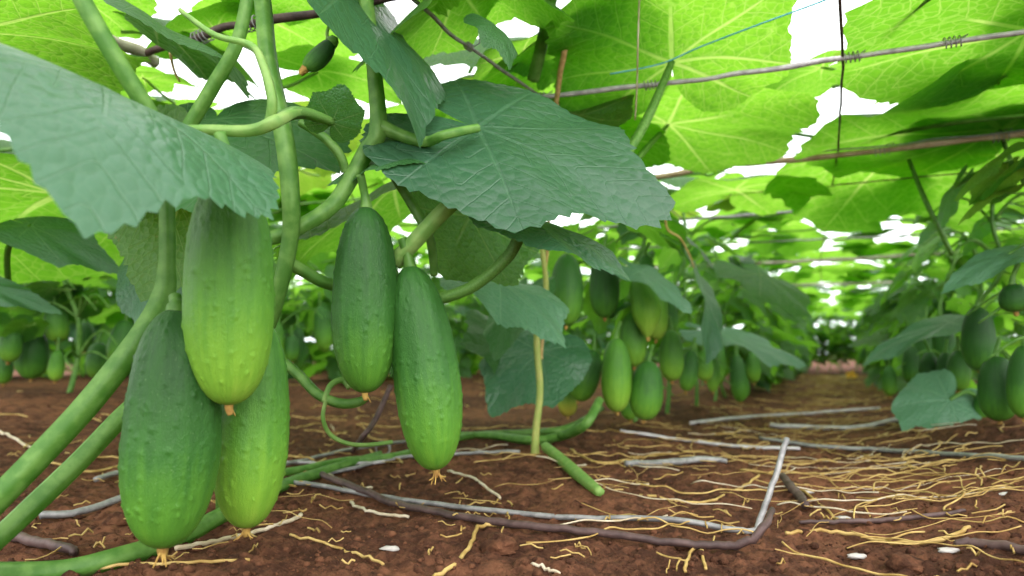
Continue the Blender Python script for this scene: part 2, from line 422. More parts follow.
FARLEAF = {}
def foliage_mesh(seed, nc, ns, clo, chi):
    """all leaves of a far plant as one mesh, about the plant's foot"""
    rng = random.Random(seed); V, Fc, UV, ST, MI = [], [], [], [], []
    if not FARLEAF:
        for i in range(3):
            FARLEAF[i] = leaf_mesh('leaf', 'leaf', 3, 22, 1.0, 0.25, 0.2, 0.06 * i, 0.06, 0.0, 90 + i)
    for b, y, nn, R, k in leaf_specs(0.0, 0.0, rng, nc, ns, clo, chi, 0.36, 0.05):
        me = FARLEAF[rng.randrange(3)]
        mx = Matrix.Translation(b) @ frame(y, nn).to_4x4() @ Matrix.Scale(R, 4)
        o = len(V)
        V += [mx @ v.co for v in me.vertices]
        for p in me.polygons:
            Fc.append(tuple(o + i for i in p.vertices)); MI.append({'leaf': 0, 'old': 0, 'blue': 1, 'dark': 2}[k])
            for li in p.loop_indices:
                UV.append(me.uv_layers['UVMap'].data[li].uv[:]); ST.append(me.uv_layers['vein'].data[li].uv[:])
    mb = MB(); mb.v = V; mb.f = Fc; mb.mi = MI
    out = mb.mesh('foliage', ['leaf', 'leafblue', 'leafdark'])
    for nm, dat in (('UVMap', UV), ('vein', ST)):
        l = out.uv_layers.new(name=nm); l.data.foreach_set('uv', np.array(dat, dtype=np.float32).ravel())
    return out
FOL = {}
def far_plant(u, t, rng, label, group, key, params):
    if key not in FOL:
        st = []
        for i in range(4):
            org = Vector((0, 0, 0)); mb = MB(); r2 = random.Random(i + 5)
            pts = [Vector((0, 0, -0.02))] + [RU(r2.gauss(0, 0.03), r2.gauss(0, 0.03), TRZ * k / 5) for k in range(1, 6)]
            mb.tube(pts, [0.007, 0.0065, 0.006, 0.006, 0.0055, 0.005], 6, 0, 3)
            for k in range(12):
                b = pts[1 + k % 4]; a = b + PV * r2.uniform(-.16, .16) + RV * r2.uniform(-.15, .15) + Vector((0, 0, r2.uniform(0.0, 0.12)))
                mb.tube([b, (a + b) / 2 + Vector((0, 0, .02)), a], [0.004, 0.0035, 0.003], 5, 0, 3)
            st.append(mb.mesh('stem', ['stem']))
        FOL[key] = ([foliage_mesh(sum(map(ord, key)) + i, *params) for i in range(4)], st)
    fo, st = FOL[key]; i = rng.randrange(4)
    org = RU(u, t); org.z = gz(org.x, org.y)
    pl = thing('cucumber_vine', label, 'vine', org, group)
    a = bpy.data.objects.new('foliage', fo[i]); C.objects.link(a); a.parent = pl; a.location.z = -org.z
    b = bpy.data.objects.new('stem', st[i]); C.objects.link(b); b.parent = pl
    s = rng.uniform(0.92, 1.08); a.scale = (s, s, rng.uniform(0.97, 1.05))
    return pl

# ------------------------------------------------------------------ cucumbers
def cucumber_mesh(L, R, nu=40, nv=40, bend=0.0, warts=0, seed=0, neck=0.86, ribs=0.012, tip=0.0):
    rng = np.random.RandomState(seed)
    v = np.linspace(0, 1, nv + 1); v = 0.5 - 0.5 * np.cos(v * math.pi) * (0.55 + 0.45 * np.abs(np.cos(v * math.pi)) ** 0.5)
    v = (v - v[0]) / (v[-1] - v[0])
    th = np.linspace(0, 2 * math.pi, nu, endpoint=False)
    pr = np.clip(1 - np.abs(2 * v - 1) ** 2.7, 0, 1) ** (1 / 2.15)
    pr = pr * (neck + (1 - neck) * np.clip(v * 1.7, 0, 1)) * (1 - tip * np.clip((v - 0.55) / 0.45, 0, 1) ** 1.5)
    Vv, T = np.meshgrid(v, th, indexing='ij')
    r = R * pr[:, None] * (1 + ribs * np.cos(9 * T + 2 * np.sin(3 * Vv)) * np.clip(1.3 - Vv, 0, 1) + 0.012 * np.sin(2 * T + rng.rand() * 6) + 0.008 * np.sin(7 * Vv + T))
    if warts:
        for _ in range(warts):
            wv = 0.06 + 0.84 * rng.rand() ** 1.15; wt = rng.rand() * 2 * math.pi
            dt = (T - wt + math.pi) % (2 * math.pi) - math.pi
            d2 = (dt * R) ** 2 + ((Vv - wv) * L) ** 2
            sg = 0.00105 + 0.0005 * rng.rand()
            r = r + (0.0006 + 0.0005 * rng.rand()) * np.exp(-d2 / (2 * sg * sg)) * (pr[:, None] > 0.3)
    bx = bend * L * (4 * Vv * (1 - Vv))
    X = r * np.cos(T) + bx; Y = r * np.sin(T); Z = -Vv * L
    mb = MB(); mb.v = [Vector(q) for q in zip(X.ravel().tolist(), Y.ravel().tolist(), Z.ravel().tolist())]
    uvs = []
    for i in range(nv):
        for j in range(nu):
            j2 = (j + 1) % nu
            mb.f.append((i * nu + j, (i + 1) * nu + j, (i + 1) * nu + j2, i * nu + j2)); mb.mi.append(0)
            u0, u1 = j / nu, (j + 1) / nu
            uvs += [(u0, v[i]), (u0, v[i + 1]), (u1, v[i + 1]), (u1, v[i])]
    me = mb.mesh('body', ['cuke'])
    l = me.uv_layers.new(name='UVMap'); l.data.foreach_set('uv', np.array(uvs, dtype=np.float32).ravel())
    return me
def stalk_mesh(R, ln, seed, rs=1.0):
    rng = random.Random(seed); mb = MB()
    a = rng.uniform(-1, 1) * ln * 0.35; b = rng.uniform(-1, 1) * ln * 0.35
    mb.tube([(0, 0, -0.012 * R / 0.035), (0, 0, 0.003), (a * .3, b * .3, ln * 0.45), (a, b, ln)], [0.0085 * rs, 0.0062 * rs, 0.0045 * rs, 0.0048 * rs], 9, 5, 5)
    return mb.mesh('stalk', ['stem'])
def blossom_mesh(L, seed, n=5, ln=0.018, bend=0.0):
    rng = random.Random(seed); mb = MB()
    mb.tube([(0, 0, -L + 0.004), (0, 0, -L - 0.003), (0.001, 0, -L - 0.008)], [0.0045, 0.0036, 0.0022], 8, 4, 3)
    for i in range(n):
        a = rng.uniform(0, 6.28); k = rng.uniform(0.3, 0.8)
        x, y = math.cos(a), math.sin(a)
        mb.tube([(x * .002, y * .002, -L - 0.003), (x * .004, y * .004, -L - ln * .5), (x * ln * k, y * ln * k, -L - ln * rng.uniform(.6, 1.1))], [0.0012, 0.0009, 0.0005], 5, 0, 3)
    return mb.mesh('withered_blossom', ['withered'])
def hang(o, A, Bp, spin=0.0):
    z = (A - Bp).normalized(); x = Vector((math.cos(spin), math.sin(spin), 0)); x = (x - z * x.dot(z)).normalized()
    o.matrix_world = Matrix.Translation(A) @ Matrix((x, z.cross(x), z)).transposed().to_4x4()
def cucumber(top, bot, w, ripe, label, seed, group=None, bend=0.0, warts=0, hi=False, spin=0.0, stalk=0.03, yellow=0.0, neck=0.86, tip=0.0, strands=5, ln=0.018, bl=True):
    A, B = P(*top), P(*bot); L = (A - B).length; R = w / 2 / F * (top[2] + bot[2]) / 2
    t = thing('cucumber', label, 'cucumber', (0, 0, 0), group)
    hang(t, A, B, spin)
    b = bpy.data.objects.new('body', cucumber_mesh(L, R, 160 if hi else 28, 175 if hi else 30, bend, warts, seed, neck, tip=tip)); C.objects.link(b); b.parent = t
    b.color = (ripe, 0, yellow, 1)
    s = bpy.data.objects.new('stalk', stalk_mesh(R, stalk, seed, 1.0 if hi else 0.8)); C.objects.link(s); s.parent = t
    if bl:
        f = bpy.data.objects.new('withered_blossom', blossom_mesh(L, seed, strands, ln)); C.objects.link(f); f.parent = t
    return t

# ================================================================== the setting
def build_ground():
    def axis(lo, hi, f0, f1, fine, grow, cap):
        c = list(np.arange(f0, f1, fine)); s = fine
        while c[-1] < hi: s = min(s * grow, cap); c.append(c[-1] + s)
        s = fine; left = []
        x = f0
        while x > lo: s = min(s * grow, cap); x -= s; left.append(x)
        return left[::-1] + c
    xs = axis(-14, 30, -0.60, 0.95, 0.0042, 1.045, 0.40); ys = axis(-3, 45, 0.54, 1.25, 0.0042, 1.03, 0.6)
    nx, ny = len(xs), len(ys)
    v = [(x, y, gz(x, y)) for y in ys for x in xs]
    f = [(j * nx + i, j * nx + i + 1, (j + 1) * nx + i + 1, (j + 1) * nx + i) for j in range(ny - 1) for i in range(nx - 1)]
    me = bpy.data.meshes.new('ground'); me.from_pydata(v, [], f); me.materials.append(M['soil'])
    me.polygons.foreach_set('use_smooth', [True] * len(f)); me.update()
    o = bpy.data.objects.new('ground', me); C.objects.link(o)
    tag(o, 'bare red brown crumbly soil of the cucumber plot', 'soil', None, 'structure')
build_ground()
rng = random.Random(3)
mb = MB()
for i in range(11000):
    d = 0.55 + 2.6 * rng.random() ** 2.2; x = rng.uniform(-0.8, 0.85) * d
    r = 0.0011 + 0.0042 * rng.random() ** 9
    mb.blob((x, d, gz(x, d) + r * 0.25), r, rng, 0.75, ns=6, nr=4)
solo('soil_crumbs', mb, 'soil', 'loose crumbs of red brown soil strewn over the ground', 'soil crumbs', None, 'stuff')

# ================================================================== front vines
o0 = RU(-0.50, 0.62); o0.z = gz(o0.x, o0.y)
V1 = thing('cucumber_vine', 'thick stemmed cucumber vine at the left front carrying a trio of big cucumbers', 'vine', o0)
def stem(plant, pts, rad, m='stem', name='stem', label=None, seg=12, ridges=5, sub=8):
    mb = MB(); mb.tube([P(*p) if not isinstance(p, Vector) else p for p in pts], rad, seg, ridges, sub)
    return part(name, mb, m, plant, label)
stem(V1, [(250, -60, .80), (262, 0, .77), (268, 60, .73), (284, 140, .70), (290, 195, .70), (290, 235, .71), (280, 285, .72), (266, 330, .74), (240, 372, .76), (225, 420, .78), G(222, 512, .0)], [.008, .0085, .0085, .009, .0085, .008, .0075, .007, .007, .007, .007])
stem(V1, [(166, 150, .60), (167, 210, .60), (167, 260, .60), (163, 297, .60), (140, 338, .585), (90, 402, .57), (40, 456, .56), (0, 497, .55), (-60, 560, .545)], [.0055, .0058, .006, .0085, .0085, .0088, .0088, .0088, .0088])
stem(V1, [(162, 380, .69), (126, 412, .66), (80, 460, .63), (30, 508, .60), (0, 536, .585), (-50, 580, .57)], [.0065, .0085, .0088, .0088, .0085, .0085])
stem(V1, [(70, -30, .50), (82, 0, .50), (115, 58, .51), (150, 115, .53), (166, 150, .56)], [.0055, .0058, .006, .006, .0055], name='petiole')
stem(V1, [(252, -30, .66), (238, 40, .66), (212, 88, .67), (186, 132, .68), (172, 165, .68)], [.005, .0055, .006, .006, .0055], name='petiole')
stem(V1, [(165, 131, .60), (205, 130, .60), (250, 131, .59), (275, 122, .58), (300, 112, .62), (332, 118, .70)], [.004, .0042, .005, .0055, .004, .003], 'palestem', name='petiole', label='pale petiole crossing the main stem')
stem(V1, [(180, 10, .62), (215, 35, .60), (250, 45, .59), (262, 62, .585), (272, 100, .58), (268, 128, .59)], [.002, .0024, .0028, .0034, .0038, .004], 'palestem')
stem(V1, [G(-20, 571, .008), G(60, 568, .009), G(120, 561, .009), G(180, 540, .009), G(225, 514, .010), G(280, 487, .009), G(330, 470, .009), G(380, 458, .006)], [.009, .009, .009, .009, .0085, .008, .0075, .006], label='thick green runner lying on the soil')
stem(V1, [G(270, 477, .010), G(300, 470, .012), G(345, 462, .012), G(400, 457, .008), G(470, 438, .008), G(530, 433, .008), G(570, 428, .012), G(602, 408, .02)], [.006, .006, .006, .006, .0065, .007, .0075, .007])
# leaves of the front left vine
hero_leaf(V1, (104, 86, .48), (136, 90, .338), (.30, .02, .94), ws=.90, k=.90, seed=3, droop=.53, side=.10, ruffle=.02, label='large blue green leaf hanging in front, out of focus')
hero_leaf(V1, (190, 175, .80), (146, 302, .76), (-.12, .75, .25), 'leafold', ws=.66, seed=5, droop=.05, side=.08, ruffle=.02, label='yellow veined leaf hanging upright')
hero_leaf(V1, (332, 122, .66), (350, 84, .63), (.5, -.8, .1), 'leafdark', ws=.95, seed=6, droop=.2, side=.2, k=.85, pet=[(275, 122, .58), (300, 112, .62)], petr=.0045)
hero_leaf(V1, (-30, 30, .70), (112, 92, .88), (-.1, -.1, 1), 'leaf', ws=.9, seed=7, droop=.1, side=.1)
hero_leaf(V1, (215, 120, .82), (200, 155, .74), (0, -.5, .8), 'leafdark', ws=1.3, seed=8, k=1.6)
hero_leaf(V1, (150, 20, .86), (255, 60, .80), (.1, .1, 1), 'leafdark', ws=.9, seed=9, droop=.2)
hero_leaf(V1, (60, 190, 1.0), (-20, 230, 1.3), (.1, 0, 1), 'leaf', ws=.9, seed=31)
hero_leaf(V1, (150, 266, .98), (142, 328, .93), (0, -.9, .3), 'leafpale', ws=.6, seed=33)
# curly tendrils
def tendril(plant, pts, r=.0014, m='palestem', label=None):
    return stem(plant, pts, [r] * len(pts), m, 'tendril', label, 6, 0, 8)
stem(V1, [(284, 362, .83), (300, 376, .82), (318, 394, .81), (340, 403, .80), (358, 402, .80), (368, 396, .80)], [.0055, .0055, .0055, .0055, .005, .0035])
tendril(V1, [(326, 400, .80), (323, 418, .80), (330, 434, .81), (346, 443, .82), (366, 445, .84), (392, 442, .87)], .0026)
tendril(V1, [(324, 402, .80), (330, 386, .81), (342, 380, .82), (350, 388, .82)], .0036)

o0 = RU(-0.42, 0.95); o0.z = gz(o0.x, o0.y)
V2 = thing('cucumber_vine', 'forked cucumber vine in the middle front with broad blue green leaves over two cucumbers', 'vine', o0)
stem(V2, [(262, 241, .72), (292, 231, .72), (330, 208, .73), (350, 180, .74), (366, 152, .75), (378, 130, .75), (374, 70, .76), (366, 0, .78), (360, -60, .8)], [.0065, .0075, .008, .008, .0085, .009, .0075, .0075, .007])
stem(V2, [(378, 125, .75), (400, 135, .75), (425, 142, .74), (445, 135, .72), (478, 128, .74)], [.008, .0065, .0055, .005, .0045], name='petiole')
stem(V2, [(282, 258, .72), (305, 272, .74), (330, 284, .76), (370, 290, .80), (400, 285, .80)], [.006, .006, .006, .0055, .005])
stem(V2, [(395, 262, .76), (412, 245, .75), (440, 215, .74), (466, 190, .73)], [.009, .0085, .0085, .009], 'palestem', name='petiole', label='pale broken off petiole')
stem(V2, [(382, 160, .78), (398, 182, .78), (415, 210, .78), (430, 240, .78), (434, 275, .80)], [.005, .0055, .0055, .005, .004])
stem(V2, [(300, 122, .74), (325, 138, .74), (340, 155, .74), (346, 172, .745)], [.004, .0048, .0048, .0045])
stem(V2, [(405, 268, .76), (420, 285, .77), (432, 290, .77), (440, 305, .78)], [.005, .005, .0045, .004], 'palestem')
stem(V2, [(366, 208, .74), (378, 240, .80), (398, 290, .86), (410, 400, .92), G(425, 448, .0)], [.004, .0055, .006, .006, .006])
hero_leaf(V2, (478, 128, .77), (668, 196, .68), (.06, -.66, .62), ws=.70, seed=11, droop=.06, side=.12, ruffle=.035, label='broad blue green leaf spread above the cucumbers')
hero_leaf(V2, (528, 218, .75), (646, 256, .71), (.25, -.32, .85), ws=.62, seed=12, droop=.22, side=.35, k=.95, pet=[(425, 303, .78), (470, 288, .77), (505, 260, .76), (518, 240, .755)], petr=.0052, label='folded leaf showing its yellow green underside')
hero_leaf(V2, (350, -12, .80), (446, 116, .68), (.62, -.32, .50), ws=.58, seed=13, droop=.15, side=.1, ruffle=.03, label='narrow looking grey green leaf hanging from above')
hero_leaf(V2, (400, 150, .78), (318, 165, .74), (0, -.2, 1), 'leafdark', ws=.9, seed=14, droop=.3, side=.3)
hero_leaf(V2, (470, 215, .95), (440, 275, .90), (0, .7, .5), 'leaf', ws=1.1, seed=15, k=1.15)
hero_leaf(V2, (492, 24, .80), (526, 52, .77), (.3, -.4, .8), 'leafdark', ws=.7, k=.8, seed=16, droop=.5, side=.6, label='small curled dark leaf')
hero_leaf(V2, (520, 60, 1.17), (425, 105, 1.14), (0, .1, 1), 'leaf', ws=.9, seed=17)
hero_leaf(V2, (460, -10, .90), (330, 45, .82), (0, .1, 1), 'leaf', ws=1.0, seed=18)
hero_leaf(V2, (395, 190, 1.05), (285, 215, .92), (0, .3, 1), 'leaf', ws=1.1, seed=19, k=1.2)

o0 = G(535, 452); 
V3 = thing('cucumber_vine', 'slender yellow green cucumber vine rooted in open soil in the middle of the plot', 'vine', o0)
d3 = o0.y
stem(V3, [(540, 235, d3 - .02), (546, 290, d3), (537, 335, d3), (540, 390, d3), (536, 430, d3), (535, 458, d3)], [.004, .005, .0058, .006, .0065, .008], 'yellowstem')
stem(V3, [G(545, 443, .02), G(560, 459, .012), G(578, 477, .012), G(600, 497, .008)], [.008, .0085, .0085, .006], 'palestem', label='short cut green shoot lying on the soil')
stem(V3, [(600, 400, d3 + .05), (585, 425, d3), G(560, 436, .012), G(530, 440, .012), G(490, 437, .01), G(455, 437, .008)], [.008, .009, .009, .008, .007, .006])
stem(V3, [(533, 80, 1.10), (545, 30, 1.05), (556, -30, 1.0)], [.0095, .009, .0085], name='petiole')
hero_leaf(V3, (672, 62, 1.09), (668, -70, .88), (.0, .1, 1), 'leaf', ws=1.0, seed=21, k=1.05, droop=.05, side=.1, pet=[(586, 206, .98), (618, 168, 1.0), (648, 118, 1.04)], petr=.0058, label='wide backlit yellow green leaf overhead')
hero_leaf(V3, (668, 125, 1.42), (805, 92, 1.24), (.05, .15, 1), 'leaf', ws=1.0, seed=22, k=1.05, droop=.08, side=.12, pet=[(624, 176, 1.25), (648, 147, 1.32)], petr=.0045)
hero_leaf(V3, (560, 140, 1.45), (540, 85, 1.26), (0, .2, 1), 'leaf', ws=1.1, seed=23, k=1.2)
hero_leaf(V3, (580, 115, 1.18), (588, 150, 1.14), (0, .8, .4), 'leafold', ws=1.1, seed=24, k=1.2, label='dark leaf with rusty blotches')
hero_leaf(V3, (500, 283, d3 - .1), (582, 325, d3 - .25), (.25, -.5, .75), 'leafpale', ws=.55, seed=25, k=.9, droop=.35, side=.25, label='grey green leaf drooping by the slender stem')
hero_leaf(V3, (540, 350, d3 + .16), (487, 405, d3 + .06), (-.1, -.7, .6), 'leafblue', ws=.8, seed=26, droop=.1, k=.95)
hero_leaf(V3, (520, 298, d3 + .1), (487, 350, d3), (-.4, -.6, .4), 'leafdark', ws=.5, seed=27, droop=.2)
hero_leaf(V3, (520, 350, d3 + .25), (470, 330, d3 + .1), (0, -.7, .5), 'leafdark', ws=.9, seed=28)
rng = random.Random(21)
for pl, u, t, nc in ((V1, -.62, .55, 12), (V2, -.55, 1.0, 12), (V3, -.50, 1.5, 9)):
    for s in leaf_specs(u, t, rng, nc, 0, -1.05, -.12):
        q = s[0]
        if q.y < .62: continue
        put_leaf(pl, s, rng)

# ================================================================== the rows behind
rng = random.Random(11)
near_plant(-.47, 1.78, rng, 'bushy cucumber vine in the middle holding the crowded cluster of cucumbers', 9, 12, -1.05, -.16, zlo=.30, back=-1)
near_plant(-.47, 2.12, rng, 'cucumber vine right behind the crowded cluster in the left hand row', 9, 16, -1.05, -.18, zlo=.22, back=-1)
near_plant(-.45, 2.5, rng, 'cucumber vine over the lone dark cucumber low beside the path', 9, 18, -1.05, -.18, zlo=.2, back=-1)
near_plant(-.45, 2.9, rng, 'cucumber vine next along the row beyond the lone dark cucumber', 9, 22, -1.05, -.18, zlo=.2, back=-1)
t = 3.25
while t < 9.8:
    far_plant(-.45 + rng.gauss(0, .02), t, rng, 'leafy cucumber vine far along the row left of the path', 'vines far along the row left of the path', 'main', (12, 30, -.6, .30)); t += .34
near_plant(.36, 1.05, rng, 'overhead cucumber vine spreading its leaves across the upper right corner', 8, 0, .10, .8)
near_plant(.36, 1.55, rng, 'cucumber vine at the right edge carrying two dark cucumbers', 9, 10, -.20, .75, zlo=.33, back=1)
near_plant(.36, 2.0, rng, 'cucumber vine behind the low spreading leaf on the right', 9, 14, -.26, .75, zlo=.22, back=1)
near_plant(.36, 2.4, rng, 'cucumber vine on the right behind the shaded row of hanging cucumbers', 9, 20, -.30, .75, back=1)
near_plant(.36, 2.8, rng, 'cucumber vine on the right where the shaded cucumbers thin out', 9, 20, -.30, .75, back=1)
t = 3.15
while t < 9.8:
    far_plant(.36 + rng.gauss(0, .02), t, rng, 'leafy cucumber vine far along the row right of the path', 'vines far along the row right of the path', 'right', (11, 32, -.36, .6)); t += .34
LAB = ['cucumber vine of the back left row at the left edge of the photo', 'cucumber vine of the back left row behind the pale drooping leaf', 'cucumber vine of the back left row seen behind the big front trio', 'cucumber vine of the back left row seen past the main stem']
t = .85
for i in range(4):
    near_plant(-1.95, t, rng, LAB[i], 15, 18, -2.6, -1.10, zlo=.22 if i < 2 else .12, back=-1); t += .4
while t < 10.5:
    far_plant(-1.95 + rng.gauss(0, .04), t, rng, 'leafy cucumber vine of the second row behind the front cucumbers', 'vines of the second row on the left', 'second', (17, 36, -.65, .75)); t += .36
t = 1.2
while t < 12:
    far_plant(-3.4 + rng.gauss(0, .05), t, rng, 'leafy cucumber vine of the farthest left row half hidden in the distance', 'vines of the farthest left row', 'third', (18, 48, -.7, .75)); t += .36
t = 3.4
while t < 10:
    far_plant(1.55 + rng.gauss(0, .05), t, rng, 'leafy cucumber vine of the outer right row showing through gaps', 'vines of the outer right row', 'outer', (12, 40, -.7, .7)); t += .4
for u, t in [(-.9 + .16 * k, 10.1 + .25 * (k % 3)) for k in range(12)]:
    far_plant(u, t, rng, 'hazy cucumber vine closing the far end of the path', 'vines closing the far end of the path', 'end', (4, 64, -.3, .3))
for k in range(11):
    far_plant(-1.3 + .26 * k, 12.2 + .3 * (k % 2), rng, 'hazy cucumber vine beyond the far end of the path', 'vines beyond the far end of the path', 'third', ())
t = 2.5
while t < 13:
    far_plant(-4.9 + rng.gauss(0, .06), t, rng, 'hazy cucumber vine of the outermost left row at the back', 'vines of the outermost left row', 'third', ()); t += .42

# ================================================================== cucumbers
cucumber((230, 172, .55), (229, 405, .56), 85, .70, 'pale green cucumber in front, its top tucked under the big blurred leaf', 1, warts=150, hi=True, spin=.4, neck=.90, strands=2, ln=.010, stalk=.03)
cucumber((176, 309, .56), (163, 548, .555), 92, .16, 'dark green warty cucumber in the left front, lowest of the trio', 2, warts=240, hi=True, spin=1.4, neck=.84, bend=.02, strands=6, ln=.015, stalk=.011)
cucumber((258, 318, .64), (246, 528, .635), 73, .72, 'medium green cucumber partly hidden behind the pale front one', 3, warts=160, hi=True, spin=2.2, strands=5, ln=.013)
cucumber((366, 207, .74), (365, 393, .735), 66, .12, 'dark shouldered cucumber hanging free by a thick visible stalk', 4, warts=200, hi=True, spin=.2, strands=3, ln=.010, stalk=.032)
cucumber((410, 266, .75), (436, 470, .74), 66, .30, 'long slanting cucumber with stringy yellow blossom remains at its tip', 5, warts=260, hi=True, spin=2.8, bend=-.015, strands=11, ln=.014)
# young fruit
cucumber((333, 41, .76), (305, 69, .755), 20, -.2, 'tiny dark young cucumber hanging near the overhead wire', 6, bend=.05, spin=1, stalk=.004, strands=2, ln=.004)
mb = MB(); mb.tube([P(331, 43, .76), P(327, 34, .765), P(331, 20, .77), P(333, 12, .775)], [.0022, .0018, .0018, .0018], 7, 0, 5)
part('fruit_stalk', mb, 'palestem', V2)
# the crowded cluster in the middle, and what hangs around it
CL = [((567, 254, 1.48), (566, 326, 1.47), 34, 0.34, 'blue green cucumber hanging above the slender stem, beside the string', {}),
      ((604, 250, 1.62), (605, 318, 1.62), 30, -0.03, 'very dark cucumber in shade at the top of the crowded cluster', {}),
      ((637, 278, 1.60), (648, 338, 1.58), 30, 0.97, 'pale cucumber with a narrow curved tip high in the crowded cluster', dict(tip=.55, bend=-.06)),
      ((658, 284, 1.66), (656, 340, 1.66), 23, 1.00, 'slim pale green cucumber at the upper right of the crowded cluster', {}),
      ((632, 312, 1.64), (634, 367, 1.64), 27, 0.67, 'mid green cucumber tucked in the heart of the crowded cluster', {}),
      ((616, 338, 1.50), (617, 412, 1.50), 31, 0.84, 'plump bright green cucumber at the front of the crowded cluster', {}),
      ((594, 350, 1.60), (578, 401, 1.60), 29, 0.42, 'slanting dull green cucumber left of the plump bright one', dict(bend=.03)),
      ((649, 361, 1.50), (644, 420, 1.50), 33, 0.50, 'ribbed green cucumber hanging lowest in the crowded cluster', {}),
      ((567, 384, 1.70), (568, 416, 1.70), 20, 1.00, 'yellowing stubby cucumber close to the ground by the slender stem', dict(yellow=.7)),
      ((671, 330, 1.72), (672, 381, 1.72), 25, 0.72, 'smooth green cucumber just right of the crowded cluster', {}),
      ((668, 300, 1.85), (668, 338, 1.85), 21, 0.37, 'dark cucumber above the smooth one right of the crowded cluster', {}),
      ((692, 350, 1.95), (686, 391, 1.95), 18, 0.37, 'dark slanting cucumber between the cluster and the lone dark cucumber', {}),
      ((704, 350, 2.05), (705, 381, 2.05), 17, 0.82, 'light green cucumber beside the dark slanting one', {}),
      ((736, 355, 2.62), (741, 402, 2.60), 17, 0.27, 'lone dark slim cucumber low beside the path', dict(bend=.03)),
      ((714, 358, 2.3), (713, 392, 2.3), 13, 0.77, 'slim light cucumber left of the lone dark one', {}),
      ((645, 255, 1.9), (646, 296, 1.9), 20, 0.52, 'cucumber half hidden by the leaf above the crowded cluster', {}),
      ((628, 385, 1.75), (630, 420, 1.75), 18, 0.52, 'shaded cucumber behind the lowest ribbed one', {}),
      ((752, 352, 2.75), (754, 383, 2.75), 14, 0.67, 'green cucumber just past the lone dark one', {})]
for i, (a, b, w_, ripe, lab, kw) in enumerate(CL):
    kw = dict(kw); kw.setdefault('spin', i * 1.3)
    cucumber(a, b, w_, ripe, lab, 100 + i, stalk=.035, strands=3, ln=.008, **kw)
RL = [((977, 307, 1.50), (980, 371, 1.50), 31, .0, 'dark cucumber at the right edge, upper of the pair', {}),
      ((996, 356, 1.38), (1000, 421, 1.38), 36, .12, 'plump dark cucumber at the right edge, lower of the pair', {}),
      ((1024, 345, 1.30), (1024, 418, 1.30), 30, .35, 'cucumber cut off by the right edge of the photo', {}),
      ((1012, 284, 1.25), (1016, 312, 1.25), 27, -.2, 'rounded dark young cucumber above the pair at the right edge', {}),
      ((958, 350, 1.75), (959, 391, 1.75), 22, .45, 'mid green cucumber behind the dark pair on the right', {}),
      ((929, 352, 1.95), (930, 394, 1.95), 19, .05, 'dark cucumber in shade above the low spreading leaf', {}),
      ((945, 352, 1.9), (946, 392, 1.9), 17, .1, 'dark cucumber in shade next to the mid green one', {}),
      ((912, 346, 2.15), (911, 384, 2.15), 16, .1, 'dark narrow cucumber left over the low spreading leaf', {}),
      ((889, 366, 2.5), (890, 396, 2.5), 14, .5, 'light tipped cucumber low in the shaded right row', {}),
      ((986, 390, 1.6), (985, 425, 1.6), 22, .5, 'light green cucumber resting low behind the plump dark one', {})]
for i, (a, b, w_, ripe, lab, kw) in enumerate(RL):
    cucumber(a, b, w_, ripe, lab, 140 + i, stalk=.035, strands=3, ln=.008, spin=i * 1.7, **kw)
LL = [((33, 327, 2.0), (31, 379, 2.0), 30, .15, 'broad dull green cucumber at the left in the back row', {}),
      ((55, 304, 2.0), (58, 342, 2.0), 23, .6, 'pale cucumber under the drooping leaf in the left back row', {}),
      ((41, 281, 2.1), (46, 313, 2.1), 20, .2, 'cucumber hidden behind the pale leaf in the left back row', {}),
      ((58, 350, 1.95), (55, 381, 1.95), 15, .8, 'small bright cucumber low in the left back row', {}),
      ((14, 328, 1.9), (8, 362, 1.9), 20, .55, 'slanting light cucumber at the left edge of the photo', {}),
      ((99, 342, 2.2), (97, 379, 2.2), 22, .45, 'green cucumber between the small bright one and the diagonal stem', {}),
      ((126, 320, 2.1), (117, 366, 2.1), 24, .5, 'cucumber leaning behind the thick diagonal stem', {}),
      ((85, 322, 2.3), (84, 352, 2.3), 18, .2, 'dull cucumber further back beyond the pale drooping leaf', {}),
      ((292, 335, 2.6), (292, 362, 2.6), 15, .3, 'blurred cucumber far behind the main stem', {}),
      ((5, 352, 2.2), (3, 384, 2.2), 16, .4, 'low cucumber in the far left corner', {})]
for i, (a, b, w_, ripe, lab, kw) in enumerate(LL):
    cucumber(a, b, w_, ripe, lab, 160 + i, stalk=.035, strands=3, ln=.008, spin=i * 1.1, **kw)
rng = random.Random(5)
FC = []
for i in range(4):
    me = cucumber_mesh(1.0, .19, 18, 16, rng.uniform(-.04, .04), 0, i)
    mb = MB(); mb.tube([(0, 0, -.01), (.02, 0, .12), (.05, .02, .3)], [.035, .025, .022], 5, 0, 2)
    FC.append((me, mb.mesh('stalk', ['stem'])))
def far_cucumber(u, t, zt, L, ripe, label, group):
    i = rng.randrange(4)
    th = thing('cucumber', label, 'cucumber', RU(u, t, zt), group); th.scale = (L, L, L); th.rotation_euler = (rng.gauss(0, .12), rng.gauss(0, .12), rng.uniform(0, 6))
    b = bpy.data.objects.new('body', FC[i][0]); C.objects.link(b); b.parent = th; b.color = (ripe, 0, 0, 1)
    s = bpy.data.objects.new('stalk', FC[i][1]); C.objects.link(s); s.parent = th
for k in range(46):
    t = 2.95 + 5.5 * (k / 46) + rng.uniform(-.05, .05); L = rng.uniform(.14, .19)
    far_cucumber(-.45 + rng.uniform(.0, .13), t, gz_base(*RU(-.45, t).xy) + L + rng.uniform(.0, .12), L, rng.uniform(-.1, .7), 'small distant cucumber hanging along the row left of the path', 'distant cucumbers left of the path')
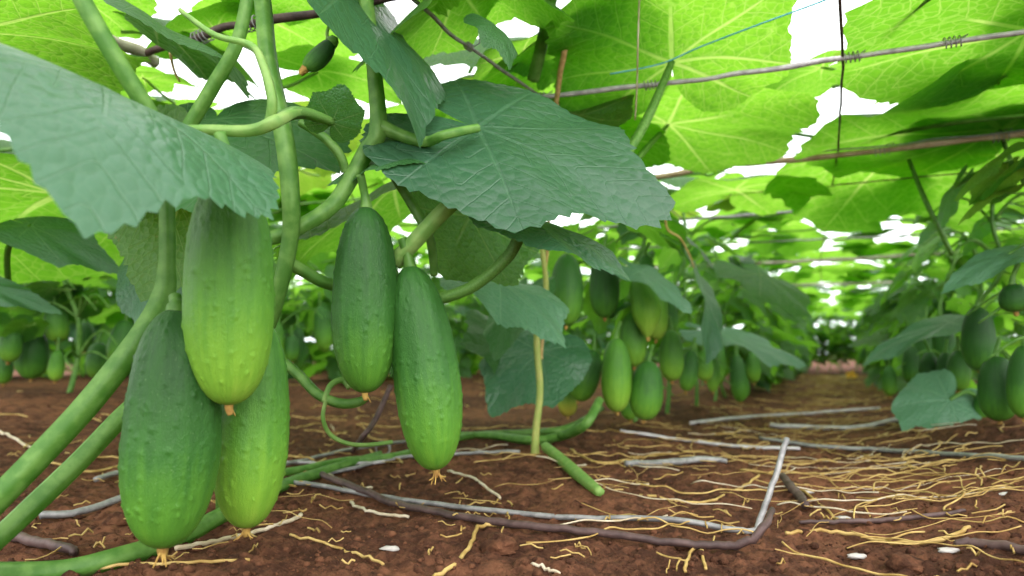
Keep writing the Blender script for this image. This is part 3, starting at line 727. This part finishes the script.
for k in range(34):
    t = 2.6 + 5 * (k / 34) + rng.uniform(-.05, .05); L = rng.uniform(.14, .19)
    far_cucumber(.34 - rng.uniform(.0, .12), t, gz_base(*RU(.34, t).xy) + L + rng.uniform(.0, .12), L, rng.uniform(-.1, .6), 'small distant cucumber hanging along the row right of the path', 'distant cucumbers right of the path')
for k in range(26):
    t = 1.7 + 3.2 * (k / 26) + rng.uniform(-.05, .05); L = rng.uniform(.14, .19)
    far_cucumber(-1.95 + rng.uniform(.0, .2), t, gz_base(*RU(-1.95, t).xy) + L + rng.uniform(.0, .14), L, rng.uniform(.0, .8), 'blurred cucumber hanging in the second row behind the front cucumbers', 'cucumbers of the second row')

# leaves that stand out in the rows behind
hl = lambda pl, *a, **k: hero_leaf(pl, *a, **{**dict(nr=9, na=105), **k})
pv = {o['label']: o for o in C.objects if o.name.startswith('cucumber_vine')}
pb = pv['cucumber vine of the back left row behind the pale drooping leaf']
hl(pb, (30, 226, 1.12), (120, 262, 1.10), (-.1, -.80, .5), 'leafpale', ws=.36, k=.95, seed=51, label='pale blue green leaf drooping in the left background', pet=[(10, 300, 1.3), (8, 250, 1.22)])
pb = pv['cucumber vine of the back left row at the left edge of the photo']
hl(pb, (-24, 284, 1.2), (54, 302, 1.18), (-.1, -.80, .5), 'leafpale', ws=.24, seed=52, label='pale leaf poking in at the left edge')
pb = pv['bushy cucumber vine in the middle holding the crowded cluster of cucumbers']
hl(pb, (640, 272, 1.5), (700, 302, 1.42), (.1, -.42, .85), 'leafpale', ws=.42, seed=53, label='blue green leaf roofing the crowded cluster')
pb = pv['cucumber vine right behind the crowded cluster in the left hand row']
hl(pb, (700, 285, 1.62), (728, 352, 1.5), (.8, -.35, .4), ws=.55, seed=54, fold=.2, label='folded leaf hanging point down beside the cluster')
pb = pv['cucumber vine over the lone dark cucumber low beside the path']
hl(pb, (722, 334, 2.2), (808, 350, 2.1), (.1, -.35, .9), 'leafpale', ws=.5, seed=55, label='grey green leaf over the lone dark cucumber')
hl(pb, (760, 275, 2.0), (815, 305, 1.85), (.0, -.05, 1), 'leaf', ws=.8, seed=56, label='bright leaf jutting over the path edge')
pb = pv['cucumber vine behind the low spreading leaf on the right']
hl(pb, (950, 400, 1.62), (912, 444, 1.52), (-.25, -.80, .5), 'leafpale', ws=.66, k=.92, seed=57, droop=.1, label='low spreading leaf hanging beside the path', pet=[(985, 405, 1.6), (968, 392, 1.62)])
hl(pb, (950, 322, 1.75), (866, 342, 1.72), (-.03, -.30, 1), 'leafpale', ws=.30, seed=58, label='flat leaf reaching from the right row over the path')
pb = pv['cucumber vine at the right edge carrying two dark cucumbers']
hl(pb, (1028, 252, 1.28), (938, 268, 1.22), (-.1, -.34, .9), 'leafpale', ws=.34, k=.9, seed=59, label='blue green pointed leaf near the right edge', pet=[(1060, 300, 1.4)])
pb = pv['overhead cucumber vine spreading its leaves across the upper right corner']
hl(pb, (1000, 130, 1.43), (900, 40, 1.04), (.0, .05, 1), 'leaf', ws=.95, seed=60, k=.8, droop=.05, side=.1, pet=[(1030, 190, 1.4), (1012, 165, 1.4)], label='large backlit leaf in the upper right corner')
hl(pb, (1030, 30, 1.0), (850, -5, .90), (.05, .1, 1), 'leaf', ws=.9, seed=61, droop=.05, side=.1)
hl(pb, (905, 150, 1.60), (960, 190, 1.9), (0, .1, 1), 'leaf', ws=1.0, seed=62, pet=[(952, 255, 1.5), (925, 200, 1.48)])
hl(pb, (735, 190, 1.85), (775, 150, 1.6), (0, .1, 1), 'leaf', ws=1.0, seed=63)
hl(pb, (860, 183, 1.95), (930, 156, 1.75), (0, .1, 1), 'leaf', ws=1.0, seed=64)

# ================================================================== trellis
def wire_tie(parent, c, r=.006, turns=4, ax=Vector((1, 0, 0))):
    ax = ax.normalized(); e1 = ax.orthogonal().normalized(); e2 = ax.cross(e1); pts = []
    for k in range(turns * 7 + 1):
        a = k / 7 * 2 * math.pi
        pts.append(Vector(c) + e1 * (r * math.cos(a)) + e2 * (r * math.sin(a)) + ax * ((k / (turns * 7) - .5) * r * 3.2))
    pts += [pts[-1] + e1 * r * 1.6 + ax * r, pts[-1] + e1 * r * 3 - e2 * r]
    mb = MB(); mb.tube(pts, .0009, 5, 0, 2)
    return part('wire_tie', mb, 'palewire', parent)
def rod(pts, r, m, name, label, cat, ties=(), group=None, jit=.0008, seg=8):
    pts = [p if isinstance(p, Vector) else P(*p) for p in pts]
    t = thing(name, label, cat, pts[0], group)
    dense = []
    for a, b in zip(pts, pts[1:]):
        k = max(2, int((b - a).length / .04))
        for i in range(k): dense.append(a + (b - a) * (i / k))
    dense.append(pts[-1])
    dense = [dense[0]] + [p + Vector((R0.gauss(0, jit), R0.gauss(0, jit), R0.gauss(0, jit * 1.3))) for p in dense[1:-1]] + [dense[-1]]
    mb = MB(); mb.tube(dense, [r * R0.uniform(.88, 1.12) for _ in dense], seg, 0, 3)
    part('rod' if name.endswith(('pole', 'stick')) else 'strand', mb, m, t)
    for f in ties:
        i = min(len(dense) - 2, int(f * (len(dense) - 1)))
        wire_tie(t, dense[i], r * 1.5 + .0012, 4, dense[i + 1] - dense[i])
    return t
rod([(540, 97, 1.16), (680, 82, 1.10), (1024, 32, .92), (1300, -10, .82)], .0040, 'wire', 'trellis_wire', 'grey twisted cross wire overhead, nearest of those on the right', 'wire', (0.01, .22, .52, .66), jit=.0010)
rod([(20, 86, 1.13), (75, 74, 1.07), (160, 48, .98), (250, 22, .90), (330, 12, .86), (390, -3, .835), (520, -30, .80)], .0052, 'purple', 'trellis_wire', 'brown twisted cross wire behind the main stem at the top left', 'wire', (.5, .62), jit=.0010)
rod([(330, -70, .70), (415, 0, .84), (450, 33, .93), (545, 100, 1.165), (600, 150, 1.45), (690, 226, 2.3)], .0024, 'palewire', 'trellis_wire', 'thin pale wire slanting down across the top to the joint of the cross wire', 'wire', (.16, .30), jit=.0005)
rod([(840, -60, .80), (840, 0, .87), (843, 57, 1.005), (838, 150, 1.47), (829, 208, 2.1), (820, 262, 3.2), (822, 290, 5)], .0020, 'purple', 'trellis_wire', 'thin dark wire running lengthwise over the path', 'wire', (), jit=.0006)
rod([(640, 180, 1.68), (712, 167, 1.60), (860, 153, 1.47), (1024, 134, 1.37), (1300, 105, 1.2)], .0062, 'bamboo', 'trellis_pole', 'brown bamboo cross pole overhead on the right', 'pole', (.45, .66), jit=.0006, seg=10)
rod([(640, 172, 1.67), (712, 161, 1.59), (860, 148, 1.46), (1024, 130, 1.36)], .0016, 'palewire', 'trellis_wire', 'pale wire lying along the brown bamboo cross pole', 'wire', (), jit=.0008)
rod([(560, 232, 2.42), (690, 219, 2.26), (850, 208, 2.08), (1024, 197, 1.93), (1300, 180, 1.7)], .0042, 'palewire', 'trellis_wire', 'pale grey cross wire second behind the brown bamboo pole', 'wire', (.6,), jit=.0008)
rod([(720, 196, 1.9), (860, 182, 1.76), (1024, 168, 1.62)], .0018, 'purple', 'trellis_wire', 'thin dark cross wire just behind the brown bamboo pole', 'wire', (), jit=.0008)
rod([(600, 250, 3.0), (740, 243, 2.8), (880, 237, 2.62), (1024, 228, 2.4)], .0036, 'palewire', 'trellis_wire', 'pale cross wire above the far brown pole', 'wire', (), jit=.0008)
rod([(610, 268, 3.6), (740, 264, 3.42), (850, 259, 3.2), (960, 252, 3.0)], .0085, 'wood', 'trellis_pole', 'far brownish cross pole high over the path', 'pole', (), jit=.0006)
rod([(680, 288, 5.1), (760, 286, 4.9), (900, 282, 4.5)], .0085, 'wood', 'trellis_pole', 'farthest cross pole seen over the path', 'pole', (), jit=.0006)
rod([(-30, -28, .78), (20, 0, .80), (60, 18, .86), (90, 33, .92), (140, 52, .99), (155, 62, 1.02)], .0085, 'wood', 'trellis_pole', 'thick weathered wooden stick at the top left corner', 'pole', (), jit=.0008, seg=10)
rod([(-20, 126, 1.2), (20, 133, 1.15), (36, 138, 1.12)], .004, 'palewire', 'trellis_wire', 'short pale wire end at the left beside the big blurred leaf', 'wire', ())
rod([(120, 172, 1.5), (200, 158, 1.42), (320, 142, 1.32)], .0035, 'palewire', 'trellis_wire', 'pale wire passing behind the main stem', 'wire', (.98,))
rod([(350, 218, 1.6), (420, 207, 1.52), (520, 190, 1.45)], .0055, 'bamboo', 'trellis_pole', 'reddish brown pole behind the two middle cucumbers', 'pole', ())
rod([(-20, 165, 1.3), (20, 175, 1.25), (50, 184, 1.2)], .003, 'wire', 'trellis_wire', 'grey wire at the left edge above the pale leaf', 'wire', (.9,))
mb = MB(); mb.tube([P(610, 74, 1.07), P(660, 64, 1.05), P(700, 47, 1.02), P(760, 24, .97), P(820, 2, .92), P(900, -30, .85)], .0012, 6, 0, 6)
solo('twine', mb, 'twine', 'blue plastic twine stretched under the wide backlit leaf', 'twine')
mb = MB(); mb.tube([P(760, 200, 2.1), P(830, 203, 2.0), P(900, 208, 1.95), P(960, 212, 1.9)], .0022, 6, 0, 5)
solo('twine', mb, 'twine', 'blue plastic twine beside the pale cross wire', 'twine')
mb = MB(); mb.tube([P(640, -20, .98), P(638, 40, 1.0), P(637, 85, 1.06), P(635, 120, 1.1)], .0013, 6, 0, 5)
solo('string', mb, 'palestraw', 'thin pale string hanging straight from above the cross wire', 'string')
mb = MB(); mb.tube([P(580, -20, 1.0), P(572, 25, 1.04), P(562, 65, 1.08), P(556, 110, 1.14), P(551, 180, 1.25), P(548, 240, 1.36), P(543, 330, 1.42), P(538, 420, 1.42)], [.0052, .0055, .005, .004, .0036, .0034, .003, .0025], 7, 3, 6, jitter=.0006)
solo('string', mb, 'string', 'tan dried string hanging from the trellis down along the slender stem', 'string')
mb = MB(); mb.tube([P(170, 52, .97), P(174, 70, .98), P(180, 82, .99)], [.0022, .002, .0014], 6, 0, 4)
solo('string', mb, 'string', 'short brown string tied to the top left cross wire', 'string')
mb = MB(); mb.tube([P(665, 216, 1.5), P(668, 230, 1.5), P(680, 238, 1.5), P(690, 256, 1.52), P(694, 268, 1.52)], [.0022, .0025, .0022, .002, .001], 6, 0, 5)
solo('dry_tendril', mb, 'straw', 'withered yellow tendril dangling below the tip of the broad leaf', 'tendril')

# ================================================================== on the ground
def on_ground(pts, r, m, name, label, cat, group=None, seg=8, lift=None, jit=.0006, ridges=0):
    q = []
    for p in pts:
        if isinstance(p, Vector): q.append(p)
        else: q.append(G(p[0], p[1], (p[2] if len(p) > 2 else 0) + (r if not isinstance(r, (list, tuple)) else max(r)) * .6 + (.0045 if name != 'straw' else .002)))
    mb = MB(); mb.tube(q, r, seg, ridges, 6, jitter=jit)
    return solo(name, mb, m, label, cat, group)
e0 = G(757, 528, .004)
on_ground([(285, 484), (312, 487), (380, 495), (450, 502), (560, 513), (670, 522), (735, 528), e0, e0 + Vector((.0015, .002, .004)), P(767, 500, e0.y + .01), P(778, 468, e0.y + .02), P(787, 438, e0.y + .03)], .0034, 'palewire', 'bent_wire', 'pale bent wire on the soil with one end sticking up', 'wire', jit=.0004)
on_ground([(322, 476, .008), (350, 486, .005), (390, 499), (430, 511), (500, 524), (580, 534), (660, 543), (710, 547), (745, 545, .004), (764, 528, .02), (772, 508, .03)], [.0045, .005, .005, .0045, .0045, .0042, .004, .004, .0042, .004, .003], 'purple', 'dry_twig', 'long purple brown dead vine lying along the bent wire', 'twig')
on_ground([(270, 486), (300, 479), (350, 468), (400, 459), (470, 452), (520, 449)], .0032, 'palewire', 'ground_wire', 'pale straight wire running behind the slanting cucumber tip', 'wire')
on_ground([(255, 470), (300, 462), (350, 452), (410, 440), (480, 436)], .0032, 'palewire', 'ground_wire', 'pale wire crossing the soil behind the two middle cucumbers', 'wire')
on_ground([(250, 462), (300, 463), (340, 466), (385, 462)], .0028, 'wire', 'ground_wire', 'short grey wire behind the green runner', 'wire')
on_ground([(626, 466), (660, 462), (700, 460), (727, 461)], [.005, .006, .006, .004], 'palewire', 'ground_wire', 'short thick grey wire piece in the middle of the soil', 'wire')
on_ground([(760, 440), (820, 447), (880, 448), (940, 453), (1000, 458), (1060, 462)], .0040, 'palewire', 'ground_wire', 'grey wire laid across the path at the right', 'wire')
on_ground([(620, 434), (680, 440), (740, 446), (800, 449)], .0036, 'wire', 'ground_wire', 'grey wire on the soil under the crowded cluster', 'wire')
on_ground([(770, 424), (850, 425), (900, 420)], .006, 'wire', 'ground_wire', 'distant grey wire across the path', 'wire')
on_ground([(690, 424), (740, 418), (800, 414), (880, 408)], .005, 'wire', 'ground_wire', 'farther grey wire across the path behind the yellow straw', 'wire')
on_ground([(40, 512), (80, 508), (125, 498), (150, 492)], .0045, 'palewire', 'ground_wire', 'pale wire piece between the two diagonal stems and the dark cucumber', 'wire')
on_ground([(95, 478), (130, 470), (180, 466), (245, 458)], .0042, 'palewire', 'ground_wire', 'pale wire on the soil behind the dark warty cucumber', 'wire')
on_ground([(0, 530), (25, 538), (60, 548), (75, 552)], [.005, .0055, .005, .004], 'purple', 'dry_twig', 'short dark twig at the lower left corner', 'twig')
on_ground([(783, 478, .008), (790, 486, .004), (800, 496), (806, 504)], [.005, .006, .006, .005], 'purple', 'dry_twig', 'dark brown twig stub beside the raised wire end', 'twig')
on_ground([(955, 543), (975, 543), (1000, 546), (1040, 551)], [.0035, .0045, .0045, .004], 'purple', 'dry_twig', 'dark twig at the lower right edge', 'twig')
on_ground([(800, 521), (840, 518), (880, 517), (930, 516), (965, 510)], [.002, .003, .003, .003, .002], 'purple', 'dry_twig', 'thin brown twig among the straw on the right', 'twig')
mb = MB(); mb.tube([P(391, 385, 1.12), P(375, 420, 1.11), P(362, 438, 1.10), G(352, 452)], [.004, .0045, .0045, .004], 8, 0, 6)
solo('dry_twig', mb, 'purple', 'purple brown twig leaning behind the two middle cucumbers', 'twig')
mb = MB(); c = G(382, 452, .012); pts = []
for k in range(24):
    a = k / 7.5 * 2 * math.pi; rr = .013 + .002 * math.sin(k)
    pts.append(c + Vector((rr * math.cos(a), .004 * k / 10, rr * math.sin(a) * .9)))
mb.tube(pts, .0011, 5, 0, 3); solo('wire_loop', mb, 'palewire', 'small coiled loop of pale wire on the green runner', 'wire')

HS = [([(175, 556), (210, 545), (250, 531), (280, 524), (302, 517)], .0026, 'palestraw', 'long bleached straw in front of the medium green cucumber'),
      ([(290, 538), (330, 545), (360, 553), (385, 562)], .0015, 'straw', 'thin yellow straw below the long bleached straw'),
      ([(351, 500), (362, 509), (380, 513), (408, 516)], .0020, 'palestraw', 'short forked pale straw in the middle of the soil'),
      ([(430, 576), (455, 562), (470, 545), (478, 530), (495, 526)], .0022, 'straw', 'bent yellow straw near the bottom of the frame'),
      ([(448, 470), (475, 482), (500, 496)], .0020, 'palestraw', 'pale straw slanting right of the slanting cucumber tip'),
      ([(318, 467), (335, 480), (350, 490), (372, 488)], .0018, 'palestraw', 'pale straw crossing the purple brown dead vine'),
      ([(785, 532), (830, 528), (880, 534), (900, 537), (935, 538), (970, 528)], .0022, 'straw', 'wavy yellow straw at the lower right'),
      ([(740, 470), (780, 478), (815, 500), (840, 520)], .0018, 'straw', 'yellow straw trailing past the dark twig stub'),
      ([(570, 446), (600, 462), (640, 455), (690, 450)], .0022, 'straw', 'yellow straw looping near the cut green shoot'),
      ([(640, 495), (700, 500), (740, 486), (760, 478)], .0020, 'straw', 'yellow straw strand above the bent wire'),
      ([(528, 560), (545, 566), (560, 572)], .0016, 'palestraw', 'pale straw chip at the bottom centre'),
      ([(685, 572), (690, 555), (700, 548), (705, 570)], .0016, 'straw', 'upright bent straw below the bent wire'),
      ([(20, 460), (50, 464), (90, 470), (140, 462)], .0022, 'straw', 'yellow straw behind the diagonal stems'),
      ([(-5, 430), (10, 434), (30, 445), (38, 450)], .0028, 'palestraw', 'pale crooked straw at the left edge'),
      ([(55, 576), (120, 572), (200, 568), (250, 566)], .0016, 'straw', 'yellow straw lying in front of the green runner')]
for pts, r, m, lab in HS: on_ground(pts, r, m, 'straw', lab, 'straw', seg=6, jit=.0008)
rng = random.Random(77)
def straw_pts(x, y, L, a, lift=.0015):
    n_ = max(4, int(L / .018)); pts = []; st = L / n_; pz = None
    kink = rng.uniform(.08, .38)
    for k in range(n_ + 1):
        z = gz(x, y, False) + lift + abs(rng.gauss(0, .003)) + .004
        pts.append(Vector((x, y, z)))
        a += rng.gauss(0, kink); x += math.cos(a) * st; y += math.sin(a) * st
    return pts
spots = []
for i in range(120):
    q = rng.random()
    if q < .40: px, py = rng.gauss(855, 60), rng.gauss(475, 18)
    elif q < .75: px, py = rng.uniform(560, 1030), 425 + 140 * rng.random() ** 1.5
    else: px, py = rng.uniform(0, 1030) if rng.random() < .5 else rng.uniform(600, 1030), 425 + 110 * rng.random() ** 1.3
    if py < 415 or py > 548: continue
    spots.append((px, py))
for i, (px, py) in enumerate(spots):
    p = G(px, py); L = rng.uniform(.05, .24) * (1.2 if px > 550 else .8); mb = MB()
    r = rng.uniform(.0004, .0012)
    pts = straw_pts(p.x, p.y, L, rng.choice((0, math.pi)) + rng.gauss(0, .5))
    mb.tube(pts, [r * rng.uniform(.8, 1.15) for _ in pts], 5, 0, 3)
    pale = rng.random() < .25
    side = 'right' if px > 560 else 'left'
    if pale: solo('straw', mb, 'palestraw', 'bleached whitish straw strand on the brown soil of the %s half' % side, 'straw', 'bleached straws, %s half' % side)
    else: solo('straw', mb, 'straw', 'thin yellow straw strand on the brown soil of the %s half' % side, 'straw', 'yellow straws, %s half' % side)
mb = MB()
for i in range(430):
    t = rng.uniform(1.0, 8.5); u = rng.gauss(-.05, .20)
    p = RU(u, t)
    r = .0011 + .0006 * max(0, t - 2)
    pts = straw_pts(p.x, p.y, rng.uniform(.05, .16), rng.uniform(0, 6.28))
    mb.tube(pts, r, 4, 0, 1, cap=False)
for i in range(140):
    u = -1.3 + rng.gauss(0, .45); p = RU(u, rng.uniform(.6, 5))
    pts = straw_pts(p.x, p.y, rng.uniform(.05, .16), rng.uniform(0, 6.28)); mb.tube(pts, .0018, 4, 0, 1, cap=False)
for i in range(260):
    p = G(rng.uniform(0, 1024), 415 + 160 * rng.random() ** 1.2)
    pts = straw_pts(p.x, p.y, rng.uniform(.01, .035), rng.uniform(0, 6.28)); mb.tube(pts, rng.uniform(.0006, .0012), 4, 0, 1, cap=False)
solo('straw_litter', mb, 'straw', 'fine yellow straw litter scattered along the path', 'straw', None, 'stuff')
for i, (px, py, lab) in enumerate([(844, 517, 'white chip among the wavy straw on the right'), (808, 491, 'white flat chip beside the dark twig stub'), (858, 551, 'white sliver below the wavy yellow straw'), (948, 551, 'white sliver near the dark lower right twig'), (1006, 493, 'white chip near the right edge'), (390, 548, 'tiny white chip in the middle foreground')]):
    mb = MB(); g = G(px, py, .002); rr = random.Random(i); mb.blob((0, 0, 0), .0065, rr, .4, ns=9, nr=6)
    mb.v = [g + Vector((v.x * 1.5, v.y * .7, v.z)) for v in mb.v]
    solo('chip', mb, 'stone', lab, 'chip')
# clods
for i, (px, py, s, lab) in enumerate([(500, 545, .020, 'smooth pale brown clod at the bottom of the soil'), (690, 545, .016, 'lump of soil under the bent wire'), (905, 560, .016, 'lump of soil at the lower right'), (120, 520, .018, 'lump of soil beside the dark warty cucumber')]):
    mb = MB(); g = G(px, py, s * .1); rr = random.Random(i + 9); mb.blob((0, 0, 0), s, rr, .55, ns=14, nr=9)
    mb.v = [g + v + Vector((noise.noise(v * 90) * .003,) * 3) for v in mb.v]
    solo('soil_clod', mb, 'soil', lab, 'clod')
# blossoms
def blossom(c, s, label, face):
    t = thing('cucumber_blossom', label, 'flower', c)
    f = frame(Vector((0, 0, 1)).cross(face) if face.cross(Vector((0, 0, 1))).length > .1 else Vector((1, 0, 0)), face)
    for k in range(5):
        a = k * 2 * math.pi / 5; mb = MB(); g = []
        for i in range(6):
            w_ = .34 * math.sin(math.pi * min(1, .12 + i / 5 * .86)) ** .8
            for j in range(5):
                s_ = (j / 4 - .5) * 2
                x, y, z = w_ * s_, i / 5, .35 * (i / 5) ** 2 + .12 * (1 - s_ * s_) * -1 * (i / 5)
                g.append(f @ Vector((x * math.cos(a) - y * math.sin(a), x * math.sin(a) + y * math.cos(a), z)) * s)
        mb.v = [Vector(c) + q for q in g]
        for i in range(5):
            for j in range(4): mb.f.append((i * 5 + j, i * 5 + j + 1, i * 5 + j + 6, i * 5 + j + 5)); mb.mi.append(0)
        part('petal', mb, 'petal', t)
    mb = MB(); mb.tube([Vector(c) - (f @ Vector((0, 0, .8))) * s, Vector(c), Vector(c) + (f @ Vector((0, 0, .35))) * s], [s * .14, s * .2, s * .1], 7, 0, 3)
    part('flower_centre', mb, 'straw', t)
blossom(P(130, 216, 2.0), .022, 'small orange yellow blossom in the left background', Vector((.3, -1, .2)))
blossom(P(851, 376, 6.5), .055, 'orange blossom low at the far end of the path', Vector((-.2, -1, .3)))
# ================================================================== light and camera
w = bpy.data.worlds.new('overcast sky'); bpy.context.scene.world = w; w.use_nodes = True
nt = w.node_tree; nt.nodes.clear(); n = N(nt)
co = n('ShaderNodeTexCoord').outputs['Generated']
z = n('ShaderNodeSeparateXYZ', {0: co}).outputs[2]
col = n.mix(n.step(z, -0.1, 0.8), (0.86, 0.93, 0.92), (1.0, 1.0, 1.0))
bg = n('ShaderNodeBackground', {'Color': col, 'Strength': 2.95})
n('ShaderNodeOutputWorld', {0: bg.outputs[0]})
sun = bpy.data.lights.new('hazy sun', 'SUN'); sun.energy = 3.4; sun.angle = math.radians(75); sun.color = (1, 0.98, 0.94)
so = bpy.data.objects.new('hazy_sun', sun); C.objects.link(so); so.rotation_euler = (math.radians(64), 0, math.radians(14))
cam = bpy.data.cameras.new('camera'); co = bpy.data.objects.new('camera', cam); C.objects.link(co)
co.location = (0, 0, CAMH); co.rotation_euler = (math.pi / 2, 0, 0)
cam.sensor_width = 36; cam.lens = F / 1024 * 36; cam.shift_y = (HY - 288) / 1024
cam.clip_start = 0.02; cam.dof.use_dof = True; cam.dof.focus_distance = 0.70; cam.dof.aperture_fstop = cam.lens / 5.2
S = bpy.context.scene; S.camera = co
S.view_settings.view_transform = 'Standard'; S.view_settings.look = 'None'; S.view_settings.gamma = 1; S.view_settings.use_curve_mapping = False
S.view_settings.exposure = 0.0
S.cycles.max_bounces = 10; S.cycles.diffuse_bounces = 5; S.cycles.transmission_bounces = 6; S.cycles.transparent_max_bounces = 8
